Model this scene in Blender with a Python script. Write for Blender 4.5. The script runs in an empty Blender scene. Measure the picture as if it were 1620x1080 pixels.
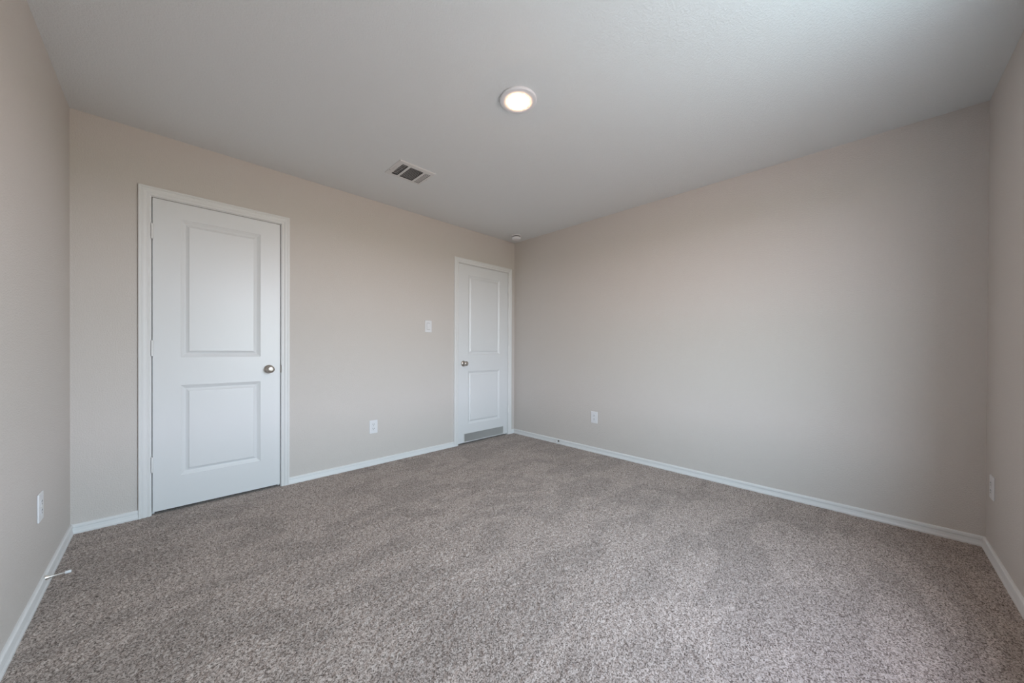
import bpy, bmesh, math, random
import numpy as np
from mathutils import Matrix, Vector

SC = bpy.context.scene
COL = SC.collection
random.seed(7)

# ------------------------------------------------------------------ sizes
A = 3.6018            # length of the wall with the doors (x from -A to 0 at y = 0)
B = 3.6742            # length of the blank wall (y from -B to 0 at x = 0)
H = 2.44
WIN_X0, WIN_X1, WIN_Z0, WIN_Z1 = -2.55, -1.40, 0.50, 2.20   # window in the wall behind the view

# ------------------------------------------------------------------ camera
F_PX, YAW, PITCH, ROLL = 556.0, 0.792696, -0.0044703, 0.0041568
fw = Vector((math.cos(YAW)*math.cos(PITCH), math.sin(YAW)*math.cos(PITCH), math.sin(PITCH)))
rt = Vector((math.sin(YAW), -math.cos(YAW), 0))
up = rt.cross(fw)
r2 = rt*math.cos(ROLL) + up*math.sin(ROLL)
u2 = -rt*math.sin(ROLL) + up*math.cos(ROLL)
cam_data = bpy.data.cameras.new('camera')
cam = bpy.data.objects.new('camera', cam_data)
COL.objects.link(cam)
cam.matrix_world = Matrix(((r2.x, u2.x, -fw.x, -3.21002), (r2.y, u2.y, -fw.y, -3.21729),
                           (r2.z, u2.z, -fw.z, 1.06451), (0, 0, 0, 1)))
cam_data.sensor_fit = 'HORIZONTAL'
cam_data.sensor_width = 36.0
cam_data.lens = F_PX/1620*36.0
cam_data.shift_y = 16.0417/1620
cam_data.clip_start = 0.02
SC.camera = cam

# ------------------------------------------------------------------ world, light, exposure
SC.view_settings.view_transform = 'Standard'
SC.view_settings.look = 'None'
SC.view_settings.gamma = 1.0
SC.view_settings.exposure = 0.06
SC.view_settings.use_curve_mapping = False

# daylight outside by height: (sine of elevation, colour, strength)
DAY = [(-1, (0.500, 0.857, 1.000), 11.20), (-0.3, (1.000, 0.673, 0.596), 8.32), (-0.02, (0.650, 1.000, 0.712), 6.40),
       (0.02, (0.928, 0.890, 1.000), 27.60), (0.3, (0.618, 0.850, 1.000), 21.36), (1, (0.707, 0.738, 1.000), 13.12)]
LAMP = ((1.0, 0.57, 0.30), 185.0)

w = bpy.data.worlds.new('daylight'); SC.world = w; w.use_nodes = True
nt = w.node_tree; nt.nodes.clear()
tc = nt.nodes.new('ShaderNodeTexCoord')
sx = nt.nodes.new('ShaderNodeSeparateXYZ'); nt.links.new(tc.outputs['Generated'], sx.inputs[0])
ma = nt.nodes.new('ShaderNodeMath'); ma.operation = 'MULTIPLY_ADD'
ma.inputs[1].default_value = 0.5; ma.inputs[2].default_value = 0.5
nt.links.new(sx.outputs['Z'], ma.inputs[0])
ramp = nt.nodes.new('ShaderNodeValToRGB')
els = ramp.color_ramp.elements
while len(els) < len(DAY): els.new(0.5)
for e, (h, c, k) in zip(els, DAY):
    e.position = (h+1)/2; e.color = (c[0]*k, c[1]*k, c[2]*k, 1)
nt.links.new(ma.outputs[0], ramp.inputs['Fac'])
bg = nt.nodes.new('ShaderNodeBackground'); nt.links.new(ramp.outputs['Color'], bg.inputs['Color'])
out = nt.nodes.new('ShaderNodeOutputWorld'); nt.links.new(bg.outputs[0], out.inputs[0])

pl = bpy.data.lights.new('window_daylight', 'AREA')     # portal: guides sky light through the window
pl.shape = 'RECTANGLE'; pl.size = WIN_X1-WIN_X0; pl.size_y = WIN_Z1-WIN_Z0
pl.cycles.is_portal = True
po = bpy.data.objects.new('window_daylight', pl); COL.objects.link(po)
po.location = ((WIN_X0+WIN_X1)/2, -B-0.14, (WIN_Z0+WIN_Z1)/2)
po.rotation_euler = (math.radians(90), 0, 0)            # shines along +y, into the room

# ------------------------------------------------------------------ materials
def new_mat(name):
    m = bpy.data.materials.new(name); m.use_nodes = True
    n = m.node_tree.nodes; l = m.node_tree.links
    return m, n, l, n['Principled BSDF']

def plain(name, col, rough=0.5, metal=0.0, bump=None, spec=0.5):
    m, n, l, b = new_mat(name)
    b.inputs['Base Color'].default_value = (*col, 1)
    b.inputs['Roughness'].default_value = rough
    b.inputs['Metallic'].default_value = metal
    b.inputs['Specular IOR Level'].default_value = spec
    if bump:
        scale, strength, dist, stretch = bump
        t = n.new('ShaderNodeTexCoord'); mp = n.new('ShaderNodeMapping')
        mp.inputs['Scale'].default_value = stretch
        nz = n.new('ShaderNodeTexNoise'); nz.inputs['Scale'].default_value = scale
        nz.inputs['Detail'].default_value = 2
        bp = n.new('ShaderNodeBump'); bp.inputs['Strength'].default_value = strength
        bp.inputs['Distance'].default_value = dist
        l.new(t.outputs['Object'], mp.inputs[0]); l.new(mp.outputs[0], nz.inputs['Vector'])
        l.new(nz.outputs['Fac'], bp.inputs['Height']); l.new(bp.outputs[0], b.inputs['Normal'])
    return m

def textured_paint(name, col, scale, strength, dist, rough=0.6, lo=0.42, hi=0.62):
    """flat wall paint over sprayed drywall texture: blobs with soft flat tops"""
    m, n, l, b = new_mat(name)
    b.inputs['Base Color'].default_value = (*col, 1)
    b.inputs['Roughness'].default_value = rough
    b.inputs['Specular IOR Level'].default_value = 0.3
    t = n.new('ShaderNodeTexCoord')
    nz = n.new('ShaderNodeTexNoise'); nz.inputs['Scale'].default_value = scale
    nz.inputs['Detail'].default_value = 3; nz.inputs['Roughness'].default_value = 0.55
    nz.inputs['Distortion'].default_value = 0.4
    mr = n.new('ShaderNodeMapRange'); mr.interpolation_type = 'SMOOTHSTEP'
    mr.inputs['From Min'].default_value = lo; mr.inputs['From Max'].default_value = hi
    bp = n.new('ShaderNodeBump'); bp.inputs['Strength'].default_value = strength
    bp.inputs['Distance'].default_value = dist
    l.new(t.outputs['Object'], nz.inputs['Vector']); l.new(nz.outputs['Fac'], mr.inputs['Value'])
    l.new(mr.outputs['Result'], bp.inputs['Height']); l.new(bp.outputs[0], b.inputs['Normal'])
    return m

M_WALL = textured_paint('greige_wall_paint', (0.650, 0.606, 0.572), 150, 0.45, 0.0018)
M_CEIL = textured_paint('ceiling_paint', (0.77, 0.795, 0.80), 140, 0.42, 0.0022)
M_TRIM = plain('white_trim_paint', (0.78, 0.78, 0.78), 0.4, spec=0.4)
M_DOOR = plain('white_door_paint', (0.76, 0.77, 0.78), 0.36, bump=(60, 0.12, 0.001, (6, 6, 0.35)))
M_NICKEL = plain('satin_nickel', (0.52, 0.48, 0.44), 0.33, 1.0)
M_STOP = plain('dark_nickel', (0.16, 0.14, 0.12), 0.4, 1.0)
M_ROD = plain('brushed_nickel_rod', (0.78, 0.74, 0.70), 0.42, 1.0)
M_DARKMETAL = plain('dark_bronze', (0.10, 0.085, 0.075), 0.4, 0.9)
M_PLASTIC = plain('white_plastic', (0.80, 0.80, 0.82), 0.35)
M_SLOT = plain('dark_slot', (0.03, 0.03, 0.03), 0.6)
M_VENT = plain('white_enamel', (0.72, 0.72, 0.71), 0.45)
M_DUCT = plain('duct_sheet_metal', (0.10, 0.10, 0.105), 0.6)
M_RUBBER = plain('white_rubber', (0.82, 0.83, 0.85), 0.5)
M_SUBFLOOR = plain('subfloor', (0.05, 0.045, 0.04), 0.9)

def lamp_mat():
    m = bpy.data.materials.new('lit_lens'); m.use_nodes = True
    n = m.node_tree.nodes; n.clear()
    e = n.new('ShaderNodeEmission'); e.inputs['Color'].default_value = (*LAMP[0], 1)
    e.inputs['Strength'].default_value = LAMP[1]
    o = n.new('ShaderNodeOutputMaterial'); m.node_tree.links.new(e.outputs[0], o.inputs[0])
    return m
M_LENS = lamp_mat()

def glass_mat():
    m = bpy.data.materials.new('window_glass'); m.use_nodes = True
    n = m.node_tree.nodes; l = m.node_tree.links; n.clear()
    tr = n.new('ShaderNodeBsdfTransparent'); tr.inputs[0].default_value = (0.94, 0.96, 0.96, 1)
    gl = n.new('ShaderNodeBsdfGlossy'); gl.inputs['Roughness'].default_value = 0.02
    mx = n.new('ShaderNodeMixShader'); mx.inputs[0].default_value = 0.06
    o = n.new('ShaderNodeOutputMaterial')
    l.new(tr.outputs[0], mx.inputs[1]); l.new(gl.outputs[0], mx.inputs[2]); l.new(mx.outputs[0], o.inputs[0])
    return m
M_GLASS = glass_mat()

def carpet_mat():
    m, n, l, b = new_mat('twist_pile_carpet')
    b.inputs['Roughness'].default_value = 0.95
    b.inputs['Specular IOR Level'].default_value = 0.1
    b.inputs['Sheen Weight'].default_value = 0.15
    b.inputs['Sheen Roughness'].default_value = 0.6
    t = n.new('ShaderNodeTexCoord')
    # twisted yarn ends: pale grey, taupe and dark brown flecks, one colour per tuft
    vo = n.new('ShaderNodeTexVoronoi'); vo.inputs['Scale'].default_value = 265
    l.new(t.outputs['Object'], vo.inputs['Vector'])
    sp = n.new('ShaderNodeSeparateColor'); l.new(vo.outputs['Color'], sp.inputs[0])
    nz = n.new('ShaderNodeTexNoise'); nz.inputs['Scale'].default_value = 170
    nz.inputs['Detail'].default_value = 2
    l.new(t.outputs['Object'], nz.inputs['Vector'])
    ad = n.new('ShaderNodeMath'); ad.operation = 'MULTIPLY_ADD'
    ad.inputs[1].default_value = 0.9; l.new(nz.outputs['Fac'], ad.inputs[0]); l.new(sp.outputs[0], ad.inputs[2])
    cr = n.new('ShaderNodeValToRGB')
    hf = n.new('ShaderNodeMath'); hf.operation = 'MULTIPLY'; hf.inputs[1].default_value = 0.5263
    l.new(ad.outputs[0], hf.inputs[0])
    cr.color_ramp.elements[0].position = 0.24; cr.color_ramp.elements[0].color = (0.103, 0.076, 0.064, 1)
    cr.color_ramp.elements[1].position = 0.74; cr.color_ramp.elements[1].color = (0.552, 0.470, 0.425, 1)
    e = cr.color_ramp.elements.new(0.36); e.color = (0.231, 0.184, 0.159, 1)
    e = cr.color_ramp.elements.new(0.52); e.color = (0.384, 0.317, 0.281, 1)
    l.new(hf.outputs[0], cr.inputs['Fac'])
    # broad patches where the pile was brushed one way or the other (vacuum strokes, footsteps)
    mp = n.new('ShaderNodeMapping'); mp.inputs['Rotation'].default_value = (0, 0, 0.5)
    mp.inputs['Scale'].default_value = (1.0, 2.2, 1.0)
    l.new(t.outputs['Object'], mp.inputs[0])
    vz = n.new('ShaderNodeTexNoise'); vz.inputs['Scale'].default_value = 1.7
    vz.inputs['Detail'].default_value = 2.5; vz.inputs['Distortion'].default_value = 1.2
    l.new(mp.outputs[0], vz.inputs['Vector'])
    mr = n.new('ShaderNodeMapRange'); mr.interpolation_type = 'SMOOTHSTEP'
    mr.inputs['From Min'].default_value = 0.44; mr.inputs['From Max'].default_value = 0.55
    mr.inputs['To Min'].default_value = 0.90; mr.inputs['To Max'].default_value = 1.07
    l.new(vz.outputs['Fac'], mr.inputs['Value'])
    mu = n.new('ShaderNodeVectorMath'); mu.operation = 'SCALE'
    l.new(cr.outputs['Color'], mu.inputs[0]); l.new(mr.outputs['Result'], mu.inputs['Scale'])
    l.new(mu.outputs[0], b.inputs['Base Color'])
    return m
M_CARPET = carpet_mat()

# ------------------------------------------------------------------ helpers
def link_mesh(name, me, m, parent=None, smooth=False):
    o = bpy.data.objects.new(name, me); COL.objects.link(o)
    if m: me.materials.append(m)
    if smooth:
        for p in me.polygons: p.use_smooth = True
    if parent: o.parent = parent
    return o

def obj(name, bm, m, parent=None, smooth=False, recalc=True):
    if recalc: bmesh.ops.recalc_face_normals(bm, faces=bm.faces)
    me = bpy.data.meshes.new(name); bm.to_mesh(me); bm.free()
    return link_mesh(name, me, m, parent, smooth)

def box(bm, x0, x1, y0, y1, z0, z1, bevel=0.0, seg=2):
    vs = [bm.verts.new((x, y, z)) for z in (z0, z1) for y in (y0, y1) for x in (x0, x1)]
    fs = [bm.faces.new([vs[i] for i in f]) for f in
          ((0, 2, 3, 1), (4, 5, 7, 6), (0, 1, 5, 4), (2, 6, 7, 3), (0, 4, 6, 2), (1, 3, 7, 5))]
    if bevel:
        es = set(e for f in fs for e in f.edges)
        bmesh.ops.bevel(bm, geom=list(es), offset=bevel, segments=seg, profile=0.6, affect='EDGES')

def tag(o, label, cat, group=None, kind=None):
    o['label'] = label; o['category'] = cat
    if group: o['group'] = group
    if kind: o['kind'] = kind
    return o

def empty(name, loc=(0, 0, 0), rz=0.0):
    o = bpy.data.objects.new(name, None); COL.objects.link(o)
    o.location = loc; o.rotation_euler = (0, 0, rz); o.empty_display_size = 0.05
    return o

def lathe(bm, prof, mtx=Matrix(), n=40):
    """spin (radius, height) pairs about local z"""
    rings = []
    for r, h in prof:
        if r < 1e-6:
            rings.append([bm.verts.new(mtx @ Vector((0, 0, h)))])
        else:
            rings.append([bm.verts.new(mtx @ Vector((r*math.cos(2*math.pi*i/n), r*math.sin(2*math.pi*i/n), h)))
                          for i in range(n)])
    for a, b in zip(rings, rings[1:]):
        for i in range(n):
            j = (i+1) % n
            if len(a) == 1 and len(b) == 1: continue
            if len(a) == 1: bm.faces.new((a[0], b[i], b[j]))
            elif len(b) == 1: bm.faces.new((a[i], a[j], b[0]))
            else: bm.faces.new((a[i], a[j], b[j], b[i]))

def smooth_by_angle(o, deg=35):
    me = o.data
    for p in me.polygons: p.use_smooth = True
    bm = bmesh.new(); bm.from_mesh(me)
    for e in bm.edges:
        if len(e.link_faces) == 2 and e.calc_face_angle(0) > math.radians(deg): e.smooth = False
    bm.to_mesh(me); bm.free()
    return o

FACE = Matrix(((1, 0, 0, 0), (0, 0, -1, 0), (0, 1, 0, 0), (0, 0, 0, 1)))   # local z -> world -y (out of the door wall)

def slab_with_holes(bm, us, vs_, holes, d0, d1, place):
    """a plate in u,v with rectangular through-holes; d0, d1 are its two depths; place(u, v, d) -> point"""
    cache = {}
    def V(i, j, k):
        key = (i, j, k)
        if key not in cache: cache[key] = bm.verts.new(place(us[i], vs_[j], (d0, d1)[k]))
        return cache[key]
    solid = {}
    for i in range(len(us)-1):
        for j in range(len(vs_)-1):
            cu, cv = (us[i]+us[i+1])/2, (vs_[j]+vs_[j+1])/2
            solid[i, j] = not any(h[0] < cu < h[1] and h[2] < cv < h[3] for h in holes)
    for (i, j), s in solid.items():
        if not s: continue
        for k in (0, 1):
            bm.faces.new((V(i, j, k), V(i+1, j, k), V(i+1, j+1, k), V(i, j+1, k)))
        for (di, dj), (p, q) in {(-1, 0): ((i, j), (i, j+1)), (1, 0): ((i+1, j), (i+1, j+1)),
                                 (0, -1): ((i, j), (i+1, j)), (0, 1): ((i, j+1), (i+1, j+1))}.items():
            if not solid.get((i+di, j+dj), False):
                bm.faces.new((V(*p, 0), V(*q, 0), V(*q, 1), V(*p, 1)))

# ------------------------------------------------------------------ the room shell
D1 = dict(x0=-3.2740, x1=-2.5710, zt=2.0335)     # clear openings between the jambs
D2 = dict(x0=-0.8800, x1=-0.1160, zt=2.0375)
JAMB = 0.018
WT = 0.12

bm = bmesh.new()
holes = [(D['x0']-JAMB, D['x1']+JAMB, -1, D['zt']+JAMB) for D in (D1, D2)]
slab_with_holes(bm, [-A-WT, D1['x0']-JAMB, D1['x1']+JAMB, D2['x0']-JAMB, D2['x1']+JAMB, WT],
                [-0.03, D1['zt']+JAMB, D2['zt']+JAMB, H], holes, 0.0, WT, lambda u, v, d: (u, d, v))
box(bm, -A-WT, WT, WT, WT+0.03, -0.03, H)         # backing added behind both doorways: blocks outside light, keeps the door gaps dark
o = obj('wall_back', bm, M_WALL, recalc=True); tag(o, 'greige textured wall with the two white doors', 'wall', kind='structure')

bm = bmesh.new(); box(bm, -A-WT, -A, -B-WT, 0, -0.03, H)
tag(obj('wall_left', bm, M_WALL), 'greige textured wall at the far left edge', 'wall', kind='structure')
bm = bmesh.new(); box(bm, 0, WT, -B-WT, 0, -0.03, H)
tag(obj('wall_right', bm, M_WALL), 'wide blank greige wall right of the corner', 'wall', kind='structure')
bm = bmesh.new()
slab_with_holes(bm, [-A, WIN_X0, WIN_X1, 0], [-0.03, WIN_Z0, WIN_Z1, H],
                [(WIN_X0, WIN_X1, WIN_Z0, WIN_Z1)], -B, -B-WT, lambda u, v, d: (u, d, v))
tag(obj('wall_front', bm, M_WALL), 'shaded greige wall at the far right edge', 'wall', kind='structure')

# ceiling, with the opening for the air duct
VX0, VX1, VY0, VY1 = -2.000, -1.704, -0.832, -0.574          # outer edge of the register
DX0, DX1, DY0, DY1 = -1.972, -1.716, -0.800, -0.592
bm = bmesh.new()
slab_with_holes(bm, [-A-WT, DX0, DX1, WT], [-B-WT, DY0, DY1, WT+0.03], [(DX0, DX1, DY0, DY1)], H, H+0.16,
                lambda u, v, d: (u, v, d))
tag(obj('ceiling', bm, M_CEIL), 'pale textured ceiling', 'ceiling', kind='structure')

# carpet: real displaced pile over the whole room, running under the doors
def carpet():
    rng = np.random.default_rng(3)
    step = 0.0052
    x0, x1, y0, y1 = -A, 0.0, -B, 0.0
    nx, ny = int((x1-x0)/step)+1, int((y1-y0)/step)+1
    gx, gy = np.meshgrid(np.linspace(x0, x1, nx), np.linspace(y0, y1, ny))
    hgt = rng.random((ny, nx))
    low = rng.random((ny, nx))
    for _ in range(2):
        low = (low + np.roll(low, 1, 0) + np.roll(low, 1, 1) + np.roll(low, -1, 0) + np.roll(low, -1, 1))/5
    low = (low-low.mean())/low.std()
    z = -0.0045 + 0.0050*(hgt-0.5) + 0.0011*low
    edge = np.minimum(np.minimum(gx-x0, x1-gx), np.minimum(gy-y0, y1-gy))       # tucked down and flatter along the walls
    k = np.clip((edge-0.012)/0.03, 0, 1)
    z = -0.0060 + (z+0.0060)*(0.3+0.7*k)
    jx = (rng.random((ny, nx))-0.5)*step*0.8; jy = (rng.random((ny, nx))-0.5)*step*0.8
    jx[:, 0] = jx[:, -1] = 0; jy[0] = jy[-1] = 0
    co = np.stack([gx+jx, gy+jy, z], -1).reshape(-1, 3)
    idx = np.arange(nx*ny).reshape(ny, nx)
    q = np.stack([idx[:-1, :-1], idx[:-1, 1:], idx[1:, 1:], idx[1:, :-1]], -1).reshape(-1, 4)
    # strips that carry on into the doorways, and a base under it all
    me = bpy.data.meshes.new('floor')
    ex = []
    for D in (D1, D2):
        ex.append([(D['x0']-0.01, -0.012, -0.008), (D['x1']+0.01, -0.012, -0.008), (D['x1']+0.01, WT, -0.006), (D['x0']-0.01, WT, -0.006)])
    base = [(-A, -B, -0.02), (0, -B, -0.02), (0, WT+0.02, -0.02), (-A, WT+0.02, -0.02)]
    extra = np.array([p for e in ex for p in e] + base, float)
    n0 = len(co)
    co = np.concatenate([co, extra])
    q = np.concatenate([q, np.array([[n0, n0+1, n0+2, n0+3], [n0+4, n0+5, n0+6, n0+7], [n0+8, n0+9, n0+10, n0+11]])])
    me.vertices.add(len(co)); me.vertices.foreach_set('co', co.ravel())
    me.loops.add(q.size); me.loops.foreach_set('vertex_index', q.ravel().astype(np.int32))
    me.polygons.add(len(q))
    me.polygons.foreach_set('loop_start', np.arange(0, q.size, 4, dtype=np.int32))
    me.polygons.foreach_set('loop_total', np.full(len(q), 4, dtype=np.int32))
    me.polygons.foreach_set('use_smooth', np.ones(len(q), dtype=bool))
    me.update(calc_edges=True)
    o = link_mesh('floor', me, M_CARPET)
    tag(o, 'flecked grey-beige twist pile carpet over the whole floor', 'carpet', kind='structure')
carpet()

# ------------------------------------------------------------------ baseboards
BB = [(-0.012, 0.0), (-0.012, 0.0150), (0.0040, 0.0150), (0.0060, 0.0136), (0.0120, 0.0112), (0.0210, 0.0096), (0.0275, 0.0078),
      (0.0300, 0.0078), (0.0310, 0.0122), (0.0330, 0.0128), (0.0440, 0.0112), (0.0482, 0.0078), (0.0495, 0.0045), (0.0495, 0.0)]
def baseboard(name, p0, p1, inward, m0, m1, label):
    p0, p1, nrm = Vector(p0), Vector(p1), Vector(inward)
    t = (p1-p0).normalized()
    bm = bmesh.new(); ra, rb = [], []
    for z, d in BB:
        a = p0 + nrm*d + t*(d if m0 else 0); b = p1 + nrm*d - t*(d if m1 else 0)
        ra.append(bm.verts.new((a.x, a.y, z))); rb.append(bm.verts.new((b.x, b.y, z)))
    n = len(BB)
    for i in range(n): bm.faces.new((ra[i], ra[(i+1) % n], rb[(i+1) % n], rb[i]))
    bm.faces.new(ra); bm.faces.new(rb)
    tag(obj(name, bm, M_TRIM), label, 'baseboard', kind='structure')
C1 = (-3.3327, -2.5138)      # outer edges of the two door casings
C2 = (-0.9440, -0.0590)
baseboard('baseboard_left', (-A, -B), (-A, 0), (1, 0), True, True, 'white baseboard with a grooved top along the left wall')
baseboard('baseboard_back', (-A, 0), (C1[0], 0), (0, -1), True, False, 'short white baseboard between left corner and wide-cased door')
baseboard('baseboard_back.001', (C1[1], 0), (C2[0], 0), (0, -1), False, False, 'white baseboard running between the two doors')
baseboard('baseboard_back.002', (C2[1], 0), (0, 0), (0, -1), False, True, 'tiny white baseboard stub between far door and corner')
baseboard('baseboard_right', (0, -B), (0, 0), (-1, 0), True, True, 'long white baseboard under the blank right wall')
baseboard('baseboard_front', (-A, -B), (0, -B), (0, 1), True, True, 'white baseboard at the far right edge')

# ------------------------------------------------------------------ door trim and doors
CAS = [(0, 0), (0, 0.0080), (0.002, 0.0095), (0.0095, 0.0095), (0.0115, 0.0078), (0.0160, 0.0078), (0.0200, 0.0110),
       (0.0270, 0.0132), (0.0345, 0.0136), (0.0385, 0.0124), (0.0405, 0.0124), (0.0430, 0.0160), (0.0520, 0.0160),
       (0.0540, 0.0140), (0.0540, 0)]
def door_trim(name, D, C, label):
    xi0, xi1, zi = D['x0']-0.005, D['x1']+0.005, D['zt']+0.005
    wl, wr, wt = (xi0-C[0])/0.054, (C[1]-xi1)/0.054, (2.0947-zi)/0.054
    root = empty(name, ((D['x0']+D['x1'])/2, 0, 0))
    tag(root, label, 'door casing', kind='structure')
    inv = Matrix.Translation(-root.location)
    bm = bmesh.new(); rings = []
    for t, d in CAS:
        pts = [(xi0-t*wl, -d, -0.01), (xi0-t*wl, -d, zi+t*wt), (xi1+t*wr, -d, zi+t*wt), (xi1+t*wr, -d, -0.01)]
        rings.append([bm.verts.new(p) for p in pts])
    n = len(CAS)
    for i in range(n):
        a, b = rings[i], rings[(i+1) % n]
        for k in range(3): bm.faces.new((a[k], a[k+1], b[k+1], b[k]))
    bm.faces.new([r[0] for r in rings]); bm.faces.new([r[3] for r in rings])
    bm.transform(inv); obj('casing', bm, M_TRIM, root)
    bm = bmesh.new()
    x0, x1, zt = D['x0'], D['x1'], D['zt']
    box(bm, x0-JAMB, x0, 0.0, WT, -0.02, zt)
    box(bm, x1, x1+JAMB, 0.0, WT, -0.02, zt)
    box(bm, x0-JAMB, x1+JAMB, 0.0, WT, zt, zt+JAMB)
    s = 0.0395                                      # the stop the door closes against
    box(bm, x0, x0+0.012, s, s+0.035, -0.02, zt)
    box(bm, x1-0.012, x1, s, s+0.035, -0.02, zt)
    box(bm, x0+0.012, x1-0.012, s, s+0.035, zt-0.012, zt)
    bm.transform(inv); obj('jamb', bm, M_TRIM, root)
    return root

LOOPS = [(0, 0), (0.003, 0.0032), (0.007, 0.0048), (0.021, 0.0132), (0.024, 0.0140), (0.028, 0.0130), (0.0405, 0.0062), (0.0420, 0.0018), (0.045, 0.0015)]
def door(name, D, gap, zb, panels, hinge_side, knob, label, grille=None):
    x0, x1, zt = D['x0']+gap, D['x1']-gap, D['zt']-0.0035
    root = empty(name, ((x0+x1)/2, 0, zb))
    tag(root, label, 'door', kind='structure')
    inv = Matrix.Translation(-root.location)
    yf, yb = 0.0015, 0.0365                         # front and back faces
    bm = bmesh.new()
    us = sorted({x0, x1, *[p[0] for p in panels], *[p[1] for p in panels], *((grille[0], grille[1]) if grille else ())})
    vs = sorted({zb, zt, *[p[2] for p in panels], *[p[3] for p in panels], *((grille[2], grille[3]) if grille else ())})
    cache = {}
    def V(x, z, y):
        k = (round(x, 5), round(z, 5), y)
        if k not in cache: cache[k] = bm.verts.new((x, y, z))
        return cache[k]
    def inside(h, cu, cv): return h[0] < cu < h[1] and h[2] < cv < h[3]
    for i in range(len(us)-1):
        for j in range(len(vs)-1):
            cu, cv = (us[i]+us[i+1])/2, (vs[j]+vs[j+1])/2
            if grille and inside(grille, cu, cv): continue
            q = [(us[i], vs[j]), (us[i+1], vs[j]), (us[i+1], vs[j+1]), (us[i], vs[j+1])]
            bm.faces.new([V(*p, yb) for p in q])
            if not any(inside(p, cu, cv) for p in panels):
                bm.faces.new([V(*p, yf) for p in q])
    for i in range(len(us)-1):
        for z in (zb, zt): bm.faces.new((V(us[i], z, yf), V(us[i+1], z, yf), V(us[i+1], z, yb), V(us[i], z, yb)))
    for j in range(len(vs)-1):
        for x in (x0, x1): bm.faces.new((V(x, vs[j], yf), V(x, vs[j+1], yf), V(x, vs[j+1], yb), V(x, vs[j], yb)))
    if grille:
        g = grille
        gu = [u for u in us if g[0]-1e-6 <= u <= g[1]+1e-6]; gv = [v for v in vs if g[2]-1e-6 <= v <= g[3]+1e-6]
        for a, b in zip(gu, gu[1:]):
            for z in (g[2], g[3]): bm.faces.new((V(a, z, yf), V(b, z, yf), V(b, z, yb), V(a, z, yb)))
        for a, b in zip(gv, gv[1:]):
            for x in (g[0], g[1]): bm.faces.new((V(x, a, yf), V(x, b, yf), V(x, b, yb), V(x, a, yb)))
    for p in panels:                                # moulded raised panels
        prev = None
        for d, dep in LOOPS:
            q = [(p[0]+d, p[2]+d), (p[1]-d, p[2]+d), (p[1]-d, p[3]-d), (p[0]+d, p[3]-d)]
            if prev is None:
                # outer loop shares the corners; split edges of the grid are picked up as extra corners
                ring = [V(*c, yf) for c in q]
            else:
                ring = [bm.verts.new((c[0], yf+dep, c[1])) for c in q]
                for k in range(4): bm.faces.new((prev[k], prev[(k+1) % 4], ring[(k+1) % 4], ring[k]))
            prev = ring
        bm.faces.new(prev)
    bm.transform(inv); obj('slab', bm, M_DOOR, root)
    # hinges: painted knuckle barrels on the room side
    hx = D['x0'] if hinge_side < 0 else D['x1']
    for z0, z1 in ((1.768, 1.862), (1.018, 1.116), (0.272, 0.367)):
        bm = bmesh.new()
        n = 5; L = (z1-z0)/n
        prof = [(0, z0-0.003), (0.0045, z0-0.002)]
        for k in range(n):
            a = z0+k*L
            prof += [(0.0050, a), (0.0064, a+0.0008), (0.0064, a+L-0.0008), (0.0050, a+L)]
        prof += [(0.0045, z1+0.002), (0, z1+0.003)]
        lathe(bm, prof, Matrix.Translation((hx - hinge_side*0.0022, -0.0062, 0)), 20)
        # painted leaf edge beside the barrel, let into the jamb
        if hinge_side < 0: box(bm, hx-0.0075, hx-0.0005, -0.0022, 0.0, z0, z1)
        else: box(bm, hx+0.0005, hx+0.0075, -0.0022, 0.0, z0, z1)
        bm.transform(inv); smooth_by_angle(obj('hinge', bm, M_TRIM, root))
    # knob
    kx, kz = knob
    mtx = inv @ Matrix.Translation((kx, yf, kz)) @ FACE
    bm = bmesh.new()
    lathe(bm, [(0, 0.016), (0.0115, 0.016), (0.0105, 0.030), (0.0125, 0.036), (0.0200, 0.040), (0.0255, 0.0475), (0.0272, 0.055),
               (0.0262, 0.0615), (0.0225, 0.0665), (0.0165, 0.0690), (0.0075, 0.0698), (0.0070, 0.0685), (0, 0.0685)], mtx, 48)
    kn = smooth_by_angle(obj('knob', bm, M_NICKEL, root), 40); kn['label'] = 'satin nickel round knob'
    bm = bmesh.new()
    lathe(bm, [(0, 0), (0.0325, 0), (0.0325, 0.004), (0.0300, 0.0085), (0.0210, 0.0130), (0.0150, 0.0160), (0, 0.0160)], mtx, 48)
    smooth_by_angle(obj('rose', bm, M_NICKEL, kn), 40)
    bm = bmesh.new()
    lathe(bm, [(0, 0.0685), (0.0042, 0.0685), (0.0042, 0.0712), (0.0030, 0.0720), (0, 0.0720)], mtx, 24)
    smooth_by_angle(obj('lock_button', bm, M_NICKEL, kn), 40)
    # latch on the door edge and its plate
    ex = D['x1'] if hinge_side < 0 else D['x0']
    bm = bmesh.new(); y0 = -0.0012 if hinge_side < 0 else 0.0040
    box(bm, ex-0.0030, ex+0.0030, y0, 0.030, kz-0.030, kz+0.030)
    bm.transform(inv); lt = obj('latch_plate', bm, M_DARKMETAL, root); lt['label'] = 'dark metal latch plate at door edge'
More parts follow.
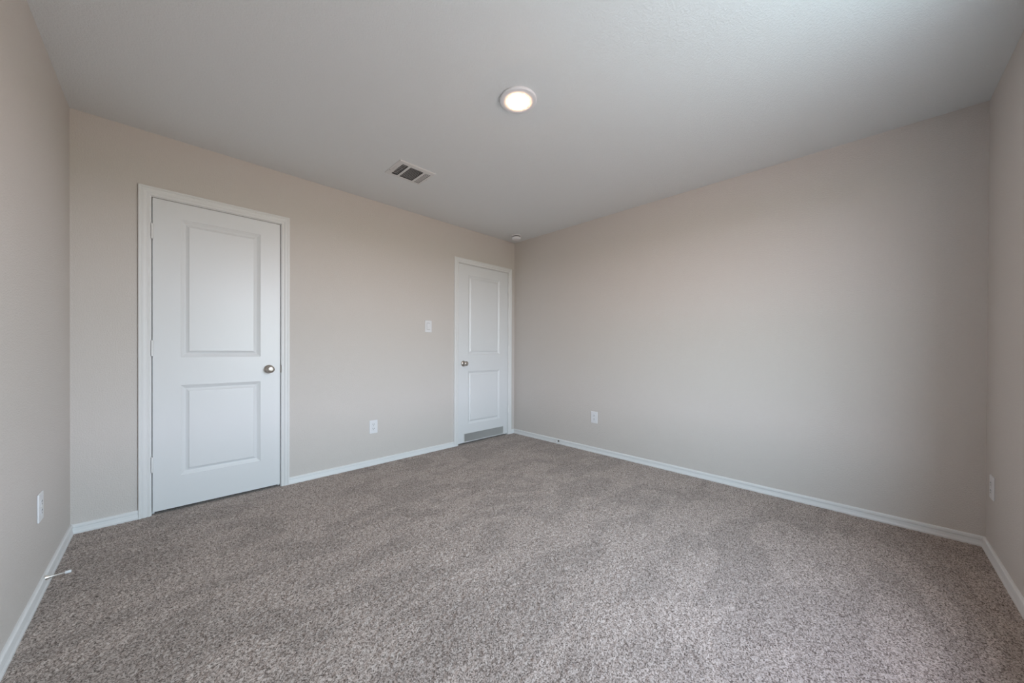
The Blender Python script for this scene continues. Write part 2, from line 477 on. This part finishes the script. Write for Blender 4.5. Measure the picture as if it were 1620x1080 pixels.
    if grille:
        g = grille
        fr = empty('vent_grille'); fr.parent = root
        g0, g1, g2, g3 = g
        bm = bmesh.new(); f = 0.007
        slab_with_holes(bm, [g0, g0+f, g1-f, g1], [g2, g2+f*0.6, g3-f*0.6, g3], [(g0+f, g1-f, g2+f*0.6, g3-f*0.6)],
                        -0.0015, yb-0.004, lambda u, v, d: (u, d, v))
        n = 76
        for k in range(n):
            x = g0+f+(g1-g0-2*f)*(k+0.5)/n
            bx = x
            vsl = [(bx-0.0008, 0.0035), (bx+0.0008, 0.0035), (bx+0.0030, 0.020), (bx+0.0014, 0.020)]
            lo = [bm.verts.new((a, b, g2+f*0.6)) for a, b in vsl]; hi = [bm.verts.new((a, b, g3-f*0.6)) for a, b in vsl]
            for i in range(4): bm.faces.new((lo[i], lo[(i+1) % 4], hi[(i+1) % 4], hi[i]))
        bm.transform(inv)
        COL.objects.unlink(fr); bpy.data.objects.remove(fr)
        gr = obj('vent_grille', bm, M_VENT, root); gr['label'] = 'grey slatted air vent at the door bottom'
    return root

door_trim('trim_1', D1, C1, 'white moulded casing around the door on the left')
door('door_1', D1, 0.0040, 0.0135, [(-3.1390, -2.7000, 0.2200, 0.8210), (-3.1390, -2.7000, 1.0080, 1.9245)], -1, (-2.6470, 0.9115),
     'white two-panel door on the left, hinged at its left edge')
door_trim('trim_2', D2, C2, 'white moulded casing around the far door by the corner')
door('door_2', D2, 0.0030, 0.0100, [(-0.7420, -0.2530, 0.2130, 0.8200), (-0.7420, -0.2530, 1.0110, 1.9210)], 1, (-0.8110, 0.9100),
     'white two-panel door beside the room corner with a vent grille at its bottom', grille=(-0.8020, -0.1860, 0.0135, 0.1130))

# ------------------------------------------------------------------ window behind the view (lets the daylight in)
win = empty('window_1', ((WIN_X0+WIN_X1)/2, -B-0.07, WIN_Z0))
tag(win, 'white framed window behind the view', 'window', kind='structure')
wi = Matrix.Translation(-win.location)
bm = bmesh.new()
zm = (WIN_Z0+WIN_Z1)/2
slab_with_holes(bm, [WIN_X0, WIN_X0+0.045, WIN_X1-0.045, WIN_X1], [WIN_Z0, WIN_Z0+0.05, zm-0.02, zm+0.02, WIN_Z1-0.05, WIN_Z1],
                [(WIN_X0+0.045, WIN_X1-0.045, WIN_Z0+0.05, zm-0.02), (WIN_X0+0.045, WIN_X1-0.045, zm+0.02, WIN_Z1-0.05)],
                -B-0.05, -B-0.10, lambda u, v, d: (u, d, v))
bm.transform(wi); obj('frame', bm, M_TRIM, win)
for za, zb_ in ((WIN_Z0+0.05, zm-0.02), (zm+0.02, WIN_Z1-0.05)):
    bm = bmesh.new(); box(bm, WIN_X0+0.045, WIN_X1-0.045, -B-0.077, -B-0.073, za, zb_)
    bm.transform(wi); obj('pane', bm, M_GLASS, win)
bm = bmesh.new(); box(bm, WIN_X0+0.001, WIN_X1-0.001, -B-0.05, -B+0.025, WIN_Z0, WIN_Z0+0.018, 0.003)
bm.transform(wi); obj('sill', bm, M_TRIM, win)

# ------------------------------------------------------------------ ceiling fixtures
lx, ly = -1.831, -1.859
lamp = empty('ceiling_light', (lx, ly, H))
tag(lamp, 'round white lit disk light in the middle of the ceiling', 'ceiling light')
dn = Matrix(((1, 0, 0, 0), (0, -1, 0, 0), (0, 0, -1, 0), (0, 0, 0, 1)))       # local z -> down
bm = bmesh.new()
lathe(bm, [(0.099, 0), (0.1005, 0.0015), (0.1005, 0.0095), (0.0995, 0.0120), (0.0970, 0.0130), (0.0800, 0.0140), (0.0610, 0.0145),
           (0.0590, 0.0140), (0.0580, 0.0100), (0, 0.0100)], dn, 72)
smooth_by_angle(obj('trim_ring', bm, M_PLASTIC, lamp), 50)
bm = bmesh.new()
lathe(bm, [(0.0575, 0.0110), (0.0575, 0.0150), (0.0530, 0.0170), (0.0450, 0.0186), (0.032, 0.0200), (0.016, 0.0208), (0, 0.0211)], dn, 64)
ln = smooth_by_angle(obj('lens', bm, M_LENS, lamp), 60); ln['label'] = 'glowing warm white lens'

sd = empty('smoke_detector', (-0.205, -0.236, H))
tag(sd, 'small round white smoke detector on ceiling near the far corner', 'smoke detector')
bm = bmesh.new(); lathe(bm, [(0, 0), (0.060, 0), (0.061, 0.002), (0.061, 0.010), (0.058, 0.012), (0, 0.012)], dn, 48)
smooth_by_angle(obj('base', bm, M_PLASTIC, sd))
bm = bmesh.new(); lathe(bm, [(0, 0.012), (0.048, 0.012), (0.048, 0.022), (0, 0.022)], dn, 48)
v = smooth_by_angle(obj('vent_ring', bm, M_SLOT, sd)); v['label'] = 'dark vent gap under the base'
bm = bmesh.new(); lathe(bm, [(0, 0.022), (0.054, 0.022), (0.0555, 0.024), (0.053, 0.042), (0.048, 0.048), (0.030, 0.051), (0, 0.052)], dn, 48)
smooth_by_angle(obj('cover', bm, M_PLASTIC, sd), 50)

# supply air register
vent = empty('ceiling_vent', ((VX0+VX1)/2, (VY0+VY1)/2, H))
tag(vent, 'white three-way air supply register on the ceiling, dark behind its louvres', 'air vent')
vi = Matrix.Translation(-vent.location)
SECL = (-1.963, -1.914, -0.793, -0.606); SECC = (-1.896, -1.787, -0.790, -0.606); SECR = (-1.771, -1.7265, -0.790, -0.603)
bm = bmesh.new()
us = [DX0, SECL[0], SECL[1], SECC[0], SECC[1], SECR[0], SECR[1], DX1]
ybreaks = sorted({DY0, DY1, -0.793, -0.790, -0.606, -0.603})
slab_with_holes(bm, us, ybreaks, [SECL, SECC, SECR], H-0.0065, H-0.0050, lambda u, v, d: (u, v, d))
# sloping border from the raised face to the ceiling
prev = None
for (x0, x1, y0, y1), z in (((DX0, DX1, DY0, DY1), H-0.0065), ((VX0+0.006, VX1-0.006, VY0+0.006, VY1-0.006), H-0.0062), ((VX0, VX1, VY0, VY1), H-0.0035), ((VX0, VX1, VY0, VY1), H)):
    ring = [bm.verts.new(p) for p in ((x0, y0, z), (x1, y0, z), (x1, y1, z), (x0, y1, z))]
    if prev:
        for k in range(4): bm.faces.new((prev[k], prev[(k+1) % 4], ring[(k+1) % 4], ring[k]))
    prev = ring
bm.transform(vi); obj('face_plate', bm, M_VENT, vent)
def fin(bm, a, b, across, tilt, width, z, th=0.0009):
    """thin louvre from a to b (xy), tilted about its long axis; across = unit xy direction over which it leans"""
    ax = Vector((*across, 0)); dirv = ax*math.cos(tilt) + Vector((0, 0, 1))*math.sin(tilt)
    nv = -ax*math.sin(tilt) + Vector((0, 0, 1))*math.cos(tilt)
    vs = []
    for p in (a, b):
        for s, t in ((-1, -1), (1, -1), (1, 1), (-1, 1)):
            vs.append(bm.verts.new(Vector((*p, z)) + dirv*(s*width/2) + nv*(t*th/2)))
    for i in range(4):
        j = (i+1) % 4; bm.faces.new((vs[i], vs[j], vs[4+j], vs[4+i]))
    bm.faces.new(vs[:4]); bm.faces.new(vs[4:])
bm = bmesh.new()
for k in range(4):
    x = SECL[0] + (SECL[1]-SECL[0])*(k+0.5)/4
    fin(bm, (x, SECL[2]), (x, SECL[3]), (1, 0), math.radians(48), 0.0085, H+0.000)
bm.transform(vi); obj('left_louvres', bm, M_VENT, vent)
bm = bmesh.new()
for k in range(12):
    y = SECC[2] + (SECC[3]-SECC[2])*(k+0.5)/12
    fin(bm, (SECC[0], y), (SECC[1], y), (0, 1), math.radians(37), 0.0135, H+0.002)
bm.transform(vi); obj('centre_louvres', bm, M_VENT, vent)
bm = bmesh.new()
for k in range(4):
    x = SECR[0] + (SECR[1]-SECR[0])*(k+0.5)/4
    fin(bm, (x, SECR[2]), (x, SECR[3]), (1, 0), math.radians(158), 0.0058, H-0.002)
bm.transform(vi); obj('right_louvres', bm, M_VENT, vent)
bm = bmesh.new()
slab_with_holes(bm, [DX0+0.001, DX0+0.003, DX1-0.003, DX1-0.001], [DY0+0.001, DY0+0.003, DY1-0.003, DY1-0.001],
                [(DX0+0.003, DX1-0.003, DY0+0.003, DY1-0.003)], H+0.001, H+0.15, lambda u, v, d: (u, v, d))
box(bm, DX0+0.001, DX1-0.001, DY0+0.001, DY1-0.001, H+0.15, H+0.155)
bm.transform(vi); d_ = obj('duct_box', bm, M_DUCT, vent); d_['label'] = 'dark sheet metal duct seen between the louvres'
bm = bmesh.new()
for k in range(8):
    y = SECL[2] + (SECL[3]-SECL[2])*(k+0.5)/8
    box(bm, SECL[0], SECL[1], y-0.0035, y+0.0035, H+0.0050, H+0.0060)
bm.transform(vi); obj('damper_blades', bm, M_VENT, vent)
bm = bmesh.new()
box(bm, -1.9835, -1.9800, -0.735, -0.675, H-0.0120, H-0.0050, 0.0008, 1)
bm.transform(vi); obj('damper_lever', bm, M_VENT, vent)
for sx_, sy_ in ((-1.710, -0.700), (-1.993, -0.650)):
    bm = bmesh.new(); lathe(bm, [(0, 0), (0.0035, 0), (0.0030, 0.0015), (0, 0.0018)], vi @ Matrix.Translation((sx_, sy_, H-0.0048)) @ dn, 16)
    obj('screw', bm, M_DARKMETAL, vent)

# ------------------------------------------------------------------ outlets and switch (built facing -y, turned to their wall)
def cover_plate(parent, w_=0.0765, h_=0.1215, openings=()):
    bm = bmesh.new(); box(bm, -w_/2, w_/2, -0.0062, 0.0, -h_/2, h_/2, 0.0030, 2)
    return obj('cover_plate', bm, M_PLASTIC, parent)
def outlet(name, loc, rz, label):
    root = empty(name, loc, rz); tag(root, label, 'outlet', 'duplex wall outlets')
    cover_plate(root)
    for s in (-1, 1):
        bm = bmesh.new()
        box(bm, -0.0165, 0.0165, -0.0080, -0.0060, s*0.0195-0.0140, s*0.0195+0.0140, 0.0012, 1)
        rc = obj('receptacle', bm, M_PLASTIC, root)
        bm = bmesh.new()
        box(bm, -0.0080, -0.0055, -0.0084, -0.0076, s*0.0195+0.0005, s*0.0195+0.0085)
        box(bm, 0.0055, 0.0080, -0.0084, -0.0076, s*0.0195+0.0010, s*0.0195+0.0080)
        lathe(bm, [(0, 0), (0.0028, 0), (0.0028, 0.0008), (0, 0.0008)], Matrix.Translation((0, -0.0076, s*0.0195-0.0075)) @ FACE, 14)
        sl = obj('socket_slots', bm, M_SLOT, rc); sl['label'] = 'dark plug slots'
    bm = bmesh.new(); lathe(bm, [(0, 0), (0.0034, 0), (0.0028, 0.0012), (0, 0.0014)], Matrix.Translation((0, -0.0061, 0)) @ FACE, 16)
    obj('screw', bm, M_VENT, root)
    return root
outlet('wall_outlet', (-1.8395, 0, 0.3500), 0, 'white duplex outlet low on the wall between the two doors')
outlet('wall_outlet', (0, -1.1980, 0.3620), -math.pi/2, 'white duplex outlet low on the wide blank wall right of the corner')
outlet('wall_outlet', (-A, -0.6900, 0.3740), math.pi/2, 'white duplex outlet on the left wall above the long door stop')
outlet('wall_outlet', (-0.1570, -B, 0.3620), math.pi, 'white duplex outlet at the far right edge on the shaded wall')

sw = empty('light_switch', (-1.2655, 0, 1.3070))
tag(sw, 'white rocker light switch on the wall beside the far door', 'light switch')
cover_plate(sw)
bm = bmesh.new()
box(bm, -0.0172, 0.0172, -0.0066, -0.0060, -0.0345, 0.0345)
g = obj('rocker_frame', bm, M_SLOT, sw); g['label'] = 'thin dark gap around the rocker'
bm = bmesh.new()
vs = [(-0.0160, -0.0060, -0.0325), (0.0160, -0.0060, -0.0325), (0.0160, -0.0115, -0.0325), (-0.0160, -0.0115, -0.0325),
      (-0.0160, -0.0060, 0.0325), (0.0160, -0.0060, 0.0325), (0.0160, -0.0075, 0.0325), (-0.0160, -0.0075, 0.0325),
      (-0.0160, -0.0082, 0.0), (0.0160, -0.0082, 0.0)]
q = [bm.verts.new(p) for p in vs]
for f in ((0, 1, 2, 3), (4, 7, 6, 5), (3, 2, 9, 8), (8, 9, 6, 7), (0, 4, 5, 1), (0, 3, 8, 7, 4), (1, 5, 6, 9, 2)):
    bm.faces.new([q[i] for i in f])
obj('rocker', bm, M_PLASTIC, sw)

# ------------------------------------------------------------------ door stops on the baseboards (built along -y)
def door_stop(name, loc, rz, length, label, metal):
    root = empty(name, loc, rz); tag(root, label, 'door stop')
    bm = bmesh.new()
    lathe(bm, [(0, 0), (0.0105, 0), (0.0105, 0.002), (0.0090, 0.006), (0.0050, 0.016), (0.0036, 0.020), (0.0034, length-0.016), (0, length-0.016)], FACE, 24)
    smooth_by_angle(obj('rod', bm, metal, root), 50)
    bm = bmesh.new()
    lathe(bm, [(0, length-0.018), (0.0060, length-0.018), (0.0066, length-0.015), (0.0066, length-0.003), (0.0055, length), (0, length)], FACE, 24)
    t = smooth_by_angle(obj('bumper', bm, M_RUBBER, root), 50); t['label'] = 'white rubber tip'
    return root
door_stop('door_stop', (-A+0.0095, -0.6550, 0.0435), math.pi/2, 0.074, 'long thin metal door stop with white tip on the left wall baseboard', M_ROD)
door_stop('door_stop', (-0.0095, -0.7360, 0.0290), -math.pi/2, 0.044, 'tiny metal door stop on the baseboard below the blank right wall', M_STOP)
